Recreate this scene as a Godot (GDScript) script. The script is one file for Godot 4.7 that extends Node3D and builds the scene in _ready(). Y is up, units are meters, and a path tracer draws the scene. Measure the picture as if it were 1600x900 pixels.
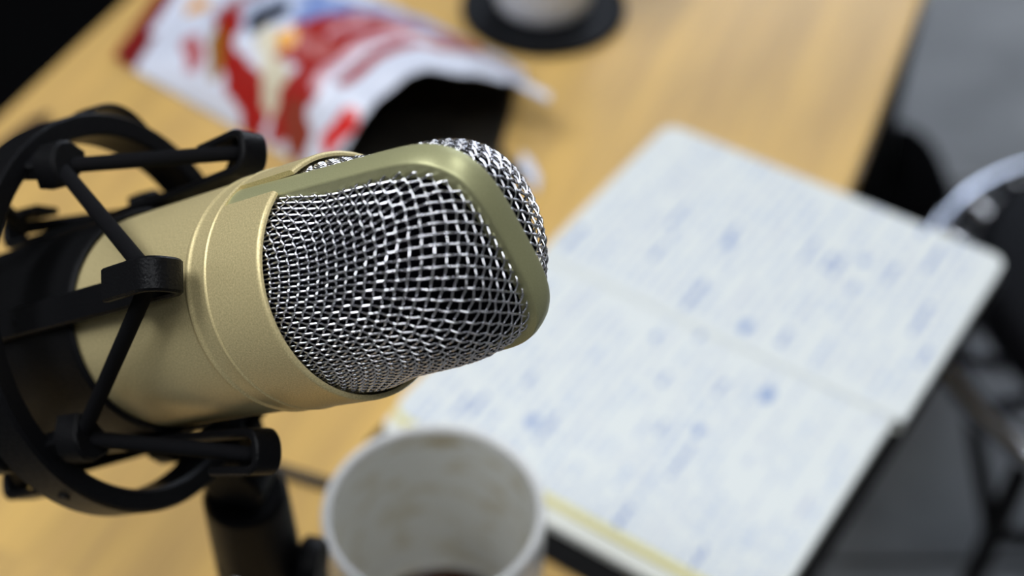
extends Node3D
# A condenser microphone in a spider shock mount over a maple desk, with a notebook, a mug, a snack bag and a cup behind it.

class MB:
	# collects grids of points into one smooth-shaded mesh
	var v := PackedVector3Array()
	var uv := PackedVector2Array()
	var idx := PackedInt32Array()

	func grid(rows: Array, close_u := false, close_v := false, ref = null, uvs = null) -> void:
		# rows: array of PackedVector3Array of one length; close_u joins the last column to the first, close_v the last row to the first
		var nr := rows.size()
		var nc: int = rows[0].size()
		var base := v.size()
		var mid := Vector3.ZERO
		for r in nr:
			var row: PackedVector3Array = rows[r]
			v.append_array(row)
			for c in nc:
				mid += row[c]
				uv.append(uvs[r][c] if uvs != null else Vector2(float(c) / maxf(1.0, nc - 1), float(r) / maxf(1.0, nr - 1)))
		mid /= float(nr * nc)
		if ref != null:
			mid = ref
		var t := PackedInt32Array()
		var side := 0.0
		for r in (nr if close_v else nr - 1):
			var r2 := (r + 1) % nr
			for c in (nc if close_u else nc - 1):
				var c2 := (c + 1) % nc
				var a := base + r * nc + c
				var b := base + r * nc + c2
				var d := base + r2 * nc + c
				var e := base + r2 * nc + c2
				t.append_array([a, b, d, b, e, d])
				var nn := (v[d] - v[a]).cross(v[b] - v[a]) + (v[d] - v[b]).cross(v[e] - v[b])
				side += nn.dot((v[a] + v[e]) * 0.5 - mid)
		if side < 0.0:
			for k in range(0, t.size(), 3):
				var q := t[k + 1]
				t[k + 1] = t[k + 2]
				t[k + 2] = q
		idx.append_array(t)

	func fan(ring: PackedVector3Array, ref: Vector3) -> void:
		# flat cap over a closed ring of points
		var c := Vector3.ZERO
		for p in ring:
			c += p
		c /= ring.size()
		var mid := PackedVector3Array()
		mid.resize(ring.size())
		mid.fill(c)
		grid([ring, mid], true, false, ref)

	func lathe(prof: PackedVector2Array, segs: int, xf := Transform3D.IDENTITY) -> void:
		# profile of (radius, height) turned about y; a point given twice makes a crease
		var part: Array = []
		for k in prof.size():
			var p := prof[k]
			if k > 0 and p.is_equal_approx(prof[k - 1]):
				if part.size() > 1:
					_lathe(part, segs, xf)
				part = []
			part.append(p)
		if part.size() > 1:
			_lathe(part, segs, xf)

	func _lathe(part: Array, segs: int, xf: Transform3D) -> void:
		var rows := []
		for p in part:
			var row := PackedVector3Array()
			for s in segs:
				var t := TAU * s / segs
				row.append(xf * Vector3(p.x * cos(t), p.y, p.x * sin(t)))
			rows.append(row)
		# outside lies to the right of the profile as it runs upward
		var dx: float = part[-1].x - part[0].x
		var dy: float = part[-1].y - part[0].y
		var m: Vector2 = (part[0] + part[-1]) * 0.5
		var out2 := Vector2(dy, -dx).normalized()
		_oriented(rows, segs, xf, part, out2, m)

	func _oriented(rows: Array, segs: int, _xf: Transform3D, part: Array, out2: Vector2, _m: Vector2) -> void:
		var base := v.size()
		var nr := rows.size()
		for r in nr:
			v.append_array(rows[r])
			for s in segs:
				uv.append(Vector2(float(s) / segs, float(r) / maxf(1.0, nr - 1)))
		# winding: clockwise seen from the outside; test on the profile direction
		var flip := false
		if nr > 1:
			var k := 0
			var best := 0.0
			for r in nr - 1:
				var l: float = (part[r + 1] - part[r]).length() * (part[r].x + part[r + 1].x)
				if l > best:
					best = l
					k = r
			var a: Vector3 = rows[k][0]
			var b: Vector3 = rows[k][1]
			var d: Vector3 = rows[k + 1][0]
			var e: Vector3 = rows[k + 1][1]
			var n := (d - a).cross(b - a) + (d - b).cross(e - b)
			var pd: Vector2 = part[k + 1] - part[k]
			var o2 := Vector2(pd.y, -pd.x)
			var w: Vector3 = _xf.basis * Vector3(o2.x, o2.y, 0)
			flip = n.dot(w) < 0.0
		for r in nr - 1:
			for s in segs:
				var s2 := (s + 1) % segs
				var a := base + r * segs + s
				var b := base + r * segs + s2
				var d := a + segs
				var e := b + segs
				if flip:
					idx.append_array([a, d, b, b, d, e])
				else:
					idx.append_array([a, b, d, b, e, d])

	func tube(path: PackedVector3Array, rad: float, sides := 10, closed := false, nrm = null, caps := true, rads = null) -> void:
		var n := path.size()
		var rows := []
		var ref := Vector3.UP
		var t0 := (path[1] - path[0]).normalized()
		if absf(t0.dot(ref)) > 0.9:
			ref = Vector3.RIGHT
		var u := t0.cross(ref).normalized()
		for k in n:
			var p0 := path[(k - 1 + n) % n] if (closed or k > 0) else path[k]
			var p1 := path[(k + 1) % n] if (closed or k < n - 1) else path[k]
			var t := (p1 - p0).normalized()
			if nrm != null:
				u = (nrm[k] - t * t.dot(nrm[k])).normalized()
			else:
				u = (u - t * t.dot(u)).normalized()
			var w := t.cross(u)
			var row := PackedVector3Array()
			var rr: float = rads[k] if rads != null else rad
			for s in sides:
				var g := TAU * s / sides
				row.append(path[k] + (u * cos(g) + w * sin(g)) * rr)
			rows.append(row)
		# orient by the first segment
		var base := v.size()
		for r in n:
			v.append_array(rows[r])
			for s in sides:
				uv.append(Vector2(float(s) / sides, float(r) / n))
		var a0: Vector3 = rows[0][0]
		var nn := (rows[1][0] - a0).cross(rows[0][1] - a0) as Vector3
		var flip := nn.dot(a0 - path[0]) < 0.0
		for r in (n if closed else n - 1):
			var r2 := (r + 1) % n
			for s in sides:
				var s2 := (s + 1) % sides
				var a := base + r * sides + s
				var b := base + r * sides + s2
				var d := base + r2 * sides + s
				var e := base + r2 * sides + s2
				if flip:
					idx.append_array([a, d, b, b, d, e])
				else:
					idx.append_array([a, b, d, b, e, d])
		if caps and not closed:
			fan(rows[0], path[1])
			fan(rows[n - 1], path[n - 2])

	func strip(path: PackedVector3Array, nrm: Array, side: Array, w: float, h: float, bev := 0.0004, closed := false) -> void:
		# a flat bar with chamfered edges swept along path; nrm = thickness direction, side = width direction
		var sec := [Vector2(-w, -h + bev), Vector2(-w + bev, -h), Vector2(w - bev, -h), Vector2(w, -h + bev), Vector2(w, h - bev), Vector2(w - bev, h), Vector2(-w + bev, h), Vector2(-w, h - bev)]
		for k in 8:
			var p: Vector2 = sec[k]
			var q: Vector2 = sec[(k + 1) % 8]
			var ra := PackedVector3Array()
			var rb := PackedVector3Array()
			for i in path.size():
				ra.append(path[i] + side[i] * p.x + nrm[i] * p.y)
				rb.append(path[i] + side[i] * q.x + nrm[i] * q.y)
			var m := (ra[0] + rb[0]) * 0.5
			var before := idx.size()
			grid([ra, rb], closed, false, null)
			# orient by the outward direction of this face
			var o2 := Vector2(q.y - p.y, -(q.x - p.x))
			var o: Vector3 = side[0] * o2.x + nrm[0] * o2.y
			var i0 := idx[before]
			var n := (v[idx[before + 2]] - v[i0]).cross(v[idx[before + 1]] - v[i0])
			if n.dot(o) < 0.0:
				for j in range(before, idx.size(), 3):
					var z := idx[j + 1]
					idx[j + 1] = idx[j + 2]
					idx[j + 2] = z
			m = m
		if not closed:
			for e in [0, path.size() - 1]:
				var ring := PackedVector3Array()
				for p in sec:
					ring.append(path[e] + side[e] * p.x + nrm[e] * p.y)
				fan(ring, path[1 if e == 0 else e - 1])

	func box(c: Vector3, size: Vector3, bev := 0.0, basis := Basis.IDENTITY) -> void:
		# a chamfered box
		var h := size * 0.5
		var b := minf(bev, minf(h.x, minf(h.y, h.z)) * 0.9)
		var dirs := [[Vector3.RIGHT, Vector3.UP, Vector3.BACK], [Vector3.UP, Vector3.BACK, Vector3.RIGHT], [Vector3.BACK, Vector3.RIGHT, Vector3.UP]]
		for d in dirs:
			for s in [-1.0, 1.0]:
				var n: Vector3 = d[0]
				var p: Vector3 = d[1]
				var q: Vector3 = d[2]
				var hn: float = absf(n.dot(h)) * s
				var hp := absf(p.dot(h)) - b
				var hq := absf(q.dot(h)) - b
				var r0 := PackedVector3Array([c + basis * (n * hn - p * hp - q * hq), c + basis * (n * hn + p * hp - q * hq)])
				var r1 := PackedVector3Array([c + basis * (n * hn - p * hp + q * hq), c + basis * (n * hn + p * hp + q * hq)])
				grid([r0, r1], false, false, c)
				if b > 0.0:
					# the chamfer between this face and the next one
					for s2 in [-1.0, 1.0]:
						var hpp: float = absf(p.dot(h)) * s2
						var e0 := PackedVector3Array([c + basis * (n * hn + p * (hpp - b * s2) - q * hq), c + basis * (n * hn + p * (hpp - b * s2) + q * hq)])
						var e1 := PackedVector3Array([c + basis * (n * (hn - b * s) + p * hpp - q * hq), c + basis * (n * (hn - b * s) + p * hpp + q * hq)])
						grid([e0, e1], false, false, c)
		if b > 0.0:
			for sx in [-1.0, 1.0]:
				for sy in [-1.0, 1.0]:
					for sz in [-1.0, 1.0]:
						var k := Vector3(h.x * sx, h.y * sy, h.z * sz)
						var a0 := c + basis * (k - Vector3(0, b * sy, b * sz))
						var a1 := c + basis * (k - Vector3(b * sx, 0, b * sz))
						var a2 := c + basis * (k - Vector3(b * sx, b * sy, 0))
						grid([PackedVector3Array([a0, a1]), PackedVector3Array([a2, a2])], false, false, c)

	func mesh() -> ArrayMesh:
		var n := PackedVector3Array()
		n.resize(v.size())
		for k in range(0, idx.size(), 3):
			var a := idx[k]
			var b := idx[k + 1]
			var c := idx[k + 2]
			var f := (v[c] - v[a]).cross(v[b] - v[a])
			n[a] += f
			n[b] += f
			n[c] += f
		for k in n.size():
			n[k] = n[k].normalized() if n[k].length_squared() > 0.0 else Vector3.UP
		var arr := []
		arr.resize(Mesh.ARRAY_MAX)
		arr[Mesh.ARRAY_VERTEX] = v
		arr[Mesh.ARRAY_NORMAL] = n
		arr[Mesh.ARRAY_TEX_UV] = uv
		arr[Mesh.ARRAY_INDEX] = idx
		var m := ArrayMesh.new()
		m.add_surface_from_arrays(Mesh.PRIMITIVE_TRIANGLES, arr)
		return m

# ---------------------------------------------------------------- shared helpers
const H := 0.51                      # camera above the desk
const F := 2256.0                    # focal length in pixels of a 1600 x 900 frame
const PITCH := 44.5
var M := {}

func eye_ray(u: float, w: float) -> Vector3:
	var p := deg_to_rad(PITCH)
	return Vector3((u - 800.0) / F, 0, 0) - Vector3(0, cos(p), -sin(p)) * ((w - 450.0) / F) - Vector3(0, sin(p), cos(p))

func on_plane(u: float, w: float, y := 0.0) -> Vector3:
	# where something seen in the survey of the photograph stands at height y
	var r := eye_ray(u, w)
	return Vector3(0, H, 0) + r * ((y - H) / r.y)

func mat(col: Color, rough := 0.5, metal := 0.0, spec := 0.5) -> StandardMaterial3D:
	var m := StandardMaterial3D.new()
	m.albedo_color = col
	m.roughness = rough
	m.metallic_specular = spec
	m.metallic = metal
	return m

func noise_tex(scale: float, size: int, c0: Color, c1: Color, oct := 4, seed_ := 3) -> NoiseTexture2D:
	var n := FastNoiseLite.new()
	n.seed = seed_
	n.frequency = scale
	n.fractal_octaves = oct
	var t := NoiseTexture2D.new()
	t.noise = n
	t.width = size
	t.height = size
	t.seamless = true
	var g := Gradient.new()
	g.set_color(0, c0)
	g.set_color(1, c1)
	t.color_ramp = g
	return t

func bump(m: StandardMaterial3D, scale: float, size: int, strength: float, uvscale: float) -> void:
	var n := FastNoiseLite.new()
	n.seed = 11
	n.frequency = scale
	var t := NoiseTexture2D.new()
	t.noise = n
	t.width = size
	t.height = size
	t.seamless = true
	t.as_normal_map = true
	t.bump_strength = 4.0
	m.normal_enabled = true
	m.normal_texture = t
	m.normal_scale = strength
	m.uv1_triplanar = true
	m.uv1_scale = Vector3.ONE * uvscale

func part(called: String, mb: MB, m: Material, parent: Node, label := "") -> MeshInstance3D:
	var o := MeshInstance3D.new()
	o.name = called
	o.mesh = mb.mesh()
	o.material_override = m
	parent.add_child(o, true)
	if label:
		o.set_meta("label", label)
	return o

func thing(called: String, label: String, category: String, at := Vector3.ZERO, group := "") -> Node3D:
	var o := Node3D.new()
	o.name = called
	add_child(o, true)
	o.position = at
	o.set_meta("label", label)
	o.set_meta("category", category)
	if group:
		o.set_meta("group", group)
	return o

func structure(called: String, mb: MB, m: Material) -> MeshInstance3D:
	var o := part(called, mb, m, self)
	o.set_meta("kind", "structure")
	return o

func vec3s(a: Array) -> PackedVector3Array:
	return PackedVector3Array(a)

func smooth_path(pts: Array, per := 8) -> PackedVector3Array:
	# Catmull-Rom through the points
	var out := PackedVector3Array()
	for i in pts.size() - 1:
		var p0: Vector3 = pts[maxi(i - 1, 0)]
		var p1: Vector3 = pts[i]
		var p2: Vector3 = pts[i + 1]
		var p3: Vector3 = pts[mini(i + 2, pts.size() - 1)]
		for k in per:
			var t := float(k) / per
			out.append(p1.cubic_interpolate(p2, p0, p3, t))
	out.append(pts[-1])
	return out

func round_path(pts: Array, rad: float, per := 5) -> PackedVector3Array:
	# polyline with rounded corners
	var out := PackedVector3Array()
	for i in pts.size():
		var p: Vector3 = pts[i]
		if i == 0 or i == pts.size() - 1:
			out.append(p)
			continue
		var a: Vector3 = pts[i - 1] - p
		var b: Vector3 = pts[i + 1] - p
		var r := minf(rad, minf(a.length(), b.length()) * 0.48)
		var p0 := p + a.normalized() * r
		var p2 := p + b.normalized() * r
		for k in per + 1:
			var t := float(k) / per
			out.append(p0.lerp(p, t).lerp(p.lerp(p2, t), t))
	return out

# ---------------------------------------------------------------- scene
func _ready() -> void:
	camera_and_light()
	materials()
	room()
	desk()
	microphone()
	shock_mount()
	mic_stand()
	notebook()
	mug()
	snack_bag()
	cup_on_coaster()
	cable_and_pen()
	stool()
	couch()
	floor_bag()

func camera_and_light() -> void:
	var cam := Camera3D.new()
	cam.name = "camera"
	cam.position = Vector3(0, H, 0)
	cam.rotation_degrees = Vector3(-PITCH, 0, 0)
	cam.near = 0.02
	cam.far = 40.0
	var lens := CameraAttributesPhysical.new()
	lens.frustum_focal_length = 50.0
	lens.frustum_focus_distance = 0.303
	lens.exposure_aperture = 50.0 / 7.0
	lens.exposure_multiplier = 1.0
	cam.attributes = lens
	cam.keep_aspect = Camera3D.KEEP_HEIGHT
	cam.fov = rad_to_deg(2.0 * atan(450.0 / F))
	add_child(cam)
	cam.current = true
	var sky_mat := ProceduralSkyMaterial.new()
	sky_mat.sky_top_color = Color(0.74, 0.79, 0.87)
	sky_mat.sky_horizon_color = Color(0.90, 0.92, 0.95)
	sky_mat.ground_bottom_color = Color(0.35, 0.35, 0.36)
	sky_mat.ground_horizon_color = Color(0.6, 0.62, 0.65)
	sky_mat.sky_energy_multiplier = 3.2
	var sky := Sky.new()
	sky.sky_material = sky_mat
	var env := Environment.new()
	env.background_mode = Environment.BG_SKY
	env.sky = sky
	env.tonemap_mode = Environment.TONE_MAPPER_LINEAR
	env.tonemap_exposure = 0.57
	env.sdfgi_enabled = true
	env.ssao_enabled = true
	env.ssil_enabled = true
	var we := WorldEnvironment.new()
	we.name = "world"
	we.environment = env
	add_child(we)

const CEIL := 1.95
const FLOOR := -0.73

func ceiling_panel(at: Vector3, size: Vector2, energy: float, label: String) -> void:
	var o := thing("ceiling_light", label, "light", at, "ceiling light panels")
	var f := MB.new()
	var w := 0.03
	for s in [-1.0, 1.0]:
		f.box(Vector3(s * (size.x * 0.5 + w * 0.5), -0.012, 0), Vector3(w, 0.024, size.y + 2.0 * w), 0.003)
		f.box(Vector3(0, -0.012, s * (size.y * 0.5 + w * 0.5)), Vector3(size.x, 0.024, w), 0.003)
	part("frame", f, M.white_metal, o)
	var d := MB.new()
	d.box(Vector3(0, -0.007, 0), Vector3(size.x, 0.012, size.y))
	part("diffuser", d, M.glow, o)
	var l := AreaLight3D.new()
	l.name = "light"
	l.area_size = size
	l.area_normalize_energy = true
	l.light_energy = energy
	l.light_color = Color(0.97, 0.985, 1.0)
	l.area_range = 12.0
	l.shadow_enabled = true
	l.rotation_degrees = Vector3(-90, 0, 0)
	l.position = Vector3(0, -0.03, 0)
	o.add_child(l)

func materials() -> void:
	M.white_metal = mat(Color(0.85, 0.85, 0.85), 0.4)
	M.glow = mat(Color(0.9, 0.9, 0.9), 0.5)
	M.glow.emission_enabled = true
	M.glow.emission = Color(0.97, 0.985, 1.0)
	M.glow.emission_energy_multiplier = 1.5
	M.wall = mat(Color(0.50, 0.50, 0.49), 0.9)
	M.ceiling = mat(Color(0.78, 0.78, 0.78), 0.95)
	M.grout = mat(Color(0.22, 0.22, 0.22), 0.95)
	M.tiles = []
	for k in 3:
		var g := mat(Color(1, 1, 1), 0.55)
		var b := 0.49 + 0.02 * k
		g.albedo_texture = noise_tex(0.012, 256, Color(b - 0.06, b - 0.06, b - 0.062), Color(b + 0.06, b + 0.06, b + 0.055), 5, 20 + k)
		g.uv1_triplanar = true
		g.uv1_world_triplanar = true
		g.uv1_scale = Vector3.ONE * 1.6
		M.tiles.append(g)
	# champagne paint with a fine metallic grain
	M.gold = mat(Color(1, 1, 1), 0.42, 0.42)
	M.gold.albedo_texture = noise_tex(0.16, 256, Color(0.69, 0.63, 0.445), Color(0.96, 0.89, 0.685), 2, 5)
	M.gold.uv1_triplanar = true
	M.gold.uv1_scale = Vector3.ONE * 55.0
	M.band = mat(Color(1, 1, 1), 0.40, 0.5)
	M.band.albedo_texture = noise_tex(0.22, 256, Color(0.63, 0.625, 0.46), Color(0.78, 0.775, 0.60), 2, 6)
	M.band.uv1_triplanar = true
	M.band.uv1_scale = Vector3.ONE * 60.0
	M.wire = mat(Color(0.93, 0.93, 0.95), 0.18, 1.0)
	M.foam = mat(Color(0.016, 0.015, 0.03), 0.95, 0.0, 0.1)
	M.black_plastic = mat(Color(0.05, 0.05, 0.058), 0.42, 0.0, 0.22)
	bump(M.black_plastic, 0.12, 256, 0.35, 45.0)
	M.black_rough = mat(Color(0.045, 0.045, 0.052), 0.5, 0.0, 0.22)
	bump(M.black_rough, 0.12, 256, 0.6, 60.0)
	M.cord = mat(Color(0.045, 0.045, 0.055), 0.8, 0.0, 0.2)
	bump(M.cord, 0.25, 256, 0.9, 90.0)
	M.dark_metal = mat(Color(0.06, 0.06, 0.065), 0.42, 0.0, 0.25)
	M.chrome = mat(Color(0.84, 0.85, 0.88), 0.12, 1.0)
	M.steel = mat(Color(0.55, 0.55, 0.56), 0.35, 1.0)
	M.ceramic = mat(Color(0.86, 0.86, 0.86), 0.22)
	M.coffee = mat(Color(0.20, 0.10, 0.045), 0.08)
	M.paper = mat(Color(0.88, 0.885, 0.86), 0.9)
	M.cream = mat(Color(0.86, 0.83, 0.60), 0.9)
	M.book_black = mat(Color(0.045, 0.045, 0.05), 0.55, 0.0, 0.25)
	M.black_fabric = mat(Color(0.02, 0.02, 0.022), 0.95, 0.0, 0.1)
	M.pad = mat(Color(0.05, 0.05, 0.065), 0.6, 0.0, 0.2)
	M.coaster = mat(Color(0.05, 0.055, 0.068), 0.55, 0.0, 0.25)
	M.foil = mat(Color(0.62, 0.60, 0.57), 0.32, 1.0)

func room() -> void:
	var x0 := -2.7
	var x1 := 2.9
	var z0 := -3.4
	var z1 := 1.9
	# floor: screed with large tiles lying proud of the joints
	var fl := MB.new()
	fl.box(Vector3((x0 + x1) * 0.5, FLOOR - 0.06, (z0 + z1) * 0.5), Vector3(x1 - x0, 0.11, z1 - z0))
	var floor_node := structure("floor", fl, M.grout)
	var tile := MB.new()
	tile.box(Vector3.ZERO, Vector3(0.592, 0.01, 0.592), 0.0015)
	var tm := tile.mesh()
	var k := 0
	var rng := RandomNumberGenerator.new()
	rng.seed = 4
	for i in range(0, 9):
		for j in range(0, 8):
			var t := MeshInstance3D.new()
			t.name = "tile"
			t.mesh = tm
			t.material_override = M.tiles[rng.randi() % 3]
			t.position = Vector3(x0 + 0.31 + i * 0.6, FLOOR - 0.005, z0 + 0.13 + 0.31 + j * 0.6)
			floor_node.add_child(t, true)
			k += 1
	var w := MB.new()
	w.box(Vector3(x0 - 0.06, (CEIL + FLOOR) * 0.5, (z0 + z1) * 0.5), Vector3(0.12, CEIL - FLOOR + 0.1, z1 - z0 + 0.24))
	structure("wall_left", w, M.wall)
	w = MB.new()
	w.box(Vector3(x1 + 0.06, (CEIL + FLOOR) * 0.5, (z0 + z1) * 0.5), Vector3(0.12, CEIL - FLOOR + 0.1, z1 - z0 + 0.24))
	structure("wall_right", w, M.wall)
	w = MB.new()
	w.box(Vector3((x0 + x1) * 0.5, (CEIL + FLOOR) * 0.5, z1 + 0.06), Vector3(x1 - x0, CEIL - FLOOR + 0.1, 0.12))
	structure("wall_front", w, M.wall)
	# wall behind the desk with a wide window
	var a := 0.1
	var b := 2.3
	var c := 0.25
	var d := 1.65
	w = MB.new()
	var zc := z0 - 0.06
	w.box(Vector3((x0 + a) * 0.5, (CEIL + FLOOR) * 0.5, zc), Vector3(a - x0, CEIL - FLOOR + 0.1, 0.12))
	w.box(Vector3((x1 + b) * 0.5, (CEIL + FLOOR) * 0.5, zc), Vector3(x1 - b, CEIL - FLOOR + 0.1, 0.12))
	w.box(Vector3((a + b) * 0.5, (c + FLOOR - 0.05) * 0.5, zc), Vector3(b - a, c - FLOOR + 0.05, 0.12))
	w.box(Vector3((a + b) * 0.5, (d + CEIL + 0.05) * 0.5, zc), Vector3(b - a, CEIL + 0.05 - d, 0.12))
	structure("wall_back", w, M.wall)
	var wf := MB.new()
	for x in [a + 0.025, (a + b) * 0.5, b - 0.025]:
		wf.box(Vector3(x, (c + d) * 0.5, zc), Vector3(0.05, d - c, 0.06), 0.004)
	for y in [c + 0.025, d - 0.025]:
		wf.box(Vector3((a + b) * 0.5, y, zc), Vector3(b - a - 0.1, 0.05, 0.06), 0.004)
	var win := structure("window_1", wf, M.white_metal)
	var glass := mat(Color(1, 1, 1, 0.06), 0.02)
	glass.transparency = BaseMaterial3D.TRANSPARENCY_ALPHA
	for s in 2:
		var p := MB.new()
		var xa: float = a + 0.05 if s == 0 else (a + b) * 0.5 + 0.025
		var xb: float = (a + b) * 0.5 - 0.025 if s == 0 else b - 0.05
		p.box(Vector3((xa + xb) * 0.5, (c + d) * 0.5, zc), Vector3(xb - xa, d - c - 0.1, 0.006))
		part("pane", p, glass, win)
	w = MB.new()
	w.box(Vector3((x0 + x1) * 0.5, CEIL + 0.06, (z0 + z1) * 0.5), Vector3(x1 - x0 + 0.24, 0.12, z1 - z0 + 0.24))
	structure("ceiling", w, M.ceiling)
	ceiling_panel(Vector3(-1.15, CEIL, -0.30), Vector2(0.6, 1.2), 6.0, "ceiling light panel above the couch side of the desk")
	ceiling_panel(Vector3(0.75, CEIL, -1.1), Vector2(0.6, 1.2), 1.6, "ceiling light panel above the stool side of the desk")
	ceiling_panel(Vector3(0.25, CEIL, 0.40), Vector2(1.2, 0.6), 3.2, "ceiling light panel above the viewer")

# ---------------------------------------------------------------- desk
const DL := Vector3(0.3825, 0, -0.924)      # along the desk
const DW := Vector3(0.924, 0, 0.3825)       # across it, towards the stool

func desk() -> void:
	var edge_r := on_plane(1440, 0)
	var edge_l := on_plane(195, 0)
	var wl := edge_l.dot(DW)
	var wr := edge_r.dot(DW)
	var width := wr - wl
	var l0 := 0.07
	var l1 := 1.35
	var mid := DW * (wl + wr) * 0.5 + DL * (l0 + l1) * 0.5
	var o := thing("desk", "light maple desk with the microphone, notebook and mug on it", "desk", Vector3(mid.x, FLOOR, mid.z))
	o.basis = Basis(DW, Vector3.UP, -DL)
	var img := Image.create(1024, 512, false, Image.FORMAT_RGB8)
	var n := FastNoiseLite.new()
	n.seed = 8
	n.frequency = 0.01
	n.fractal_octaves = 4
	var n2 := FastNoiseLite.new()
	n2.seed = 15
	n2.frequency = 0.02
	n2.fractal_octaves = 3
	for y in 512:
		for x in 1024:
			var g := n.get_noise_2d(x * 0.30, y * 3.2)
			var f := n2.get_noise_2d(x * 0.5, y * 16.0)
			var e := n2.get_noise_2d(x * 0.22 + 500.0, y * 0.5)
			var s := 1.0 + 0.10 * g + 0.05 * f + 0.05 * e
			img.set_pixel(x, y, Color(clampf(0.780 * s, 0, 1), clampf(0.640 * s - 0.012 * absf(f), 0, 1), clampf(0.385 * s - 0.02 * g, 0, 1)))
	var wood := mat(Color(1, 1, 1), 0.34)
	wood.albedo_texture = ImageTexture.create_from_image(img)
	var top := MB.new()
	var hw := width * 0.5
	var hl := (l1 - l0) * 0.5
	var th := 0.028
	top.box(Vector3(0, -FLOOR - th * 0.5, 0), Vector3(width, th, hl * 2.0), 0.0012)
	for k in top.v.size():
		top.uv[k] = Vector2((top.v[k].z + hl) / 1.1, (top.v[k].x + hw) / 0.55)
	part("tabletop", top, wood, o)
	for sx in [-1.0, 1.0]:
		for sz in [-1.0, 1.0]:
			var lg := MB.new()
			var ht := -FLOOR - th
			lg.box(Vector3(sx * (hw - 0.05), ht * 0.5, sz * (hl - 0.08)), Vector3(0.04, ht, 0.04), 0.003)
			part("leg", lg, M.dark_metal, o)
	for sz in [-1.0, 1.0]:
		var r := MB.new()
		r.box(Vector3(0, -FLOOR - th - 0.02, sz * (hl - 0.08)), Vector3(width - 0.14, 0.04, 0.03), 0.002)
		part("rail", r, M.dark_metal, o)

# ---------------------------------------------------------------- microphone
var P0 := Vector3(-0.0331, 0.2923, -0.2258)         # centre of the grille's rim
var AX := Vector3(0.7339, 0.5715, 0.3671).normalized()
var EC := Vector3.ZERO                              # across the axis, towards the viewer
var EU := Vector3.ZERO
const BAND := 57.0
var EB := Vector3.ZERO
var EF := Vector3.ZERO
# meridian of the head from the tip to the rim: arc length, distance from the rim, share of the full radius
var mer_l := PackedFloat32Array()
var mer_s := PackedFloat32Array()
var mer_k := PackedFloat32Array()

const TIP := 0.0440
const S1 := 0.0191
const SQ := 3.8                      # squareness of the tip
const SKEW := 0.162                  # the tip is cut a little askew
const WEAVE := 43.0                  # how the woven sheet is turned about the tip
const WIRE_PITCH := 0.00205

func head_w(s: float) -> float:
	return 0.0230 + 0.0023 * (1.0 - smoothstep(-0.002, 0.014, s))

func band_w(_s: float) -> float:
	return 0.0245 - 0.0015 * clampf((_s + 0.018) / 0.045, 0.0, 1.0)

func head_d(s: float) -> float:
	return 0.0254 - 0.0045 * pow(maxf(s, 0.0) / 0.038, 1.3)

func head_xyz(s: float, q: float, h: float) -> Vector3:
	return P0 + AX * (s + SKEW * q * maxf(s, 0.0) / TIP) + EB * q + EF * h

func head_profile() -> void:
	var last := Vector2.ZERO
	var l := 0.0
	for k in 242:
		var s := -0.006
		var f := 1.0
		if k < 241:
			var t := PI * 0.5 * (1.0 - k / 240.0)
			s = S1 + (TIP - S1) * pow(sin(t), 2.0 / SQ)
			f = pow(maxf(cos(t), 0.0), 2.0 / SQ) if k > 0 else 0.0
		var p := Vector2(s, f * (head_w(s) + head_d(s)) * 0.5)
		if k > 0:
			l += (p - last).length()
		last = p
		mer_l.append(l)
		mer_s.append(s)
		mer_k.append(f)

func head_sq(x: float, y: float) -> Vector3:
	# a point of the flat woven sheet pressed over the head: (distance from the rim, across in the band plane, towards the front)
	var rho := sqrt(x * x + y * y)
	var l := rho + 0.22 * maxf(0.0, rho - 0.015)
	var psi := atan2(y, x)
	var i := clampi(mer_l.bsearch(l), 1, mer_l.size() - 1)
	var f := (l - mer_l[i - 1]) / maxf(mer_l[i] - mer_l[i - 1], 1e-9)
	var s := lerpf(mer_s[i - 1], mer_s[i], f)
	var k := clampf(lerpf(mer_k[i - 1], mer_k[i], f), 0.0, 1.0)
	return Vector3(s, k * head_w(s) * cos(psi), k * head_d(s) * sin(psi))

func head_sheet(x: float, y: float) -> Vector3:
	var p := head_sq(x, y)
	return head_xyz(p.x, p.y, p.z)

func mic_at(s: float, r: float, deg: float) -> Vector3:
	var t := deg_to_rad(deg)
	return P0 + AX * s + (EC * cos(t) + EU * sin(t)) * r

func grille(side: float) -> MB:
	# plain weave: each wire goes over and under its neighbours
	var mb := MB.new()
	var wr := 0.00024
	var amp := 0.00030
	var a := deg_to_rad(90.0 - WEAVE)
	var ca := cos(a)
	var sa := sin(a)
	var n := int(0.062 / WIRE_PITCH)
	var sub := 6
	var e := 0.0003
	for fam in 2:
		var sign_ := 1.0 if fam == 0 else -1.0
		for i in range(-n, n + 1):
			var path := PackedVector3Array()
			var nrm := []
			for k in range(-n * sub, n * sub + 1):
				var t := k * WIRE_PITCH / sub
				var u := t if fam == 0 else i * WIRE_PITCH
				var w := i * WIRE_PITCH if fam == 0 else t
				var x := u * ca - w * sa
				var y := u * sa + w * ca
				var q := head_sq(x, y)
				var inside := q.x > -0.0025 and q.z * side > -0.0002
				if inside:
					var p := head_xyz(q.x, q.y, q.z)
					var nn := (head_sheet(x + e, y) - head_sheet(x - e, y)).cross(head_sheet(x, y + e) - head_sheet(x, y - e)).normalized()
					if nn.dot(p - (P0 + AX * 0.01)) < 0.0:
						nn = -nn
					path.append(p + nn * (sign_ * amp * cos(PI * t / WIRE_PITCH + PI * i)))
					nrm.append(nn)
				if (not inside or k == n * sub) and path.size() > 0:
					if path.size() > 3:
						mb.tube(path, wr, 6, false, nrm, false)
					path = PackedVector3Array()
					nrm = []
	return mb

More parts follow.
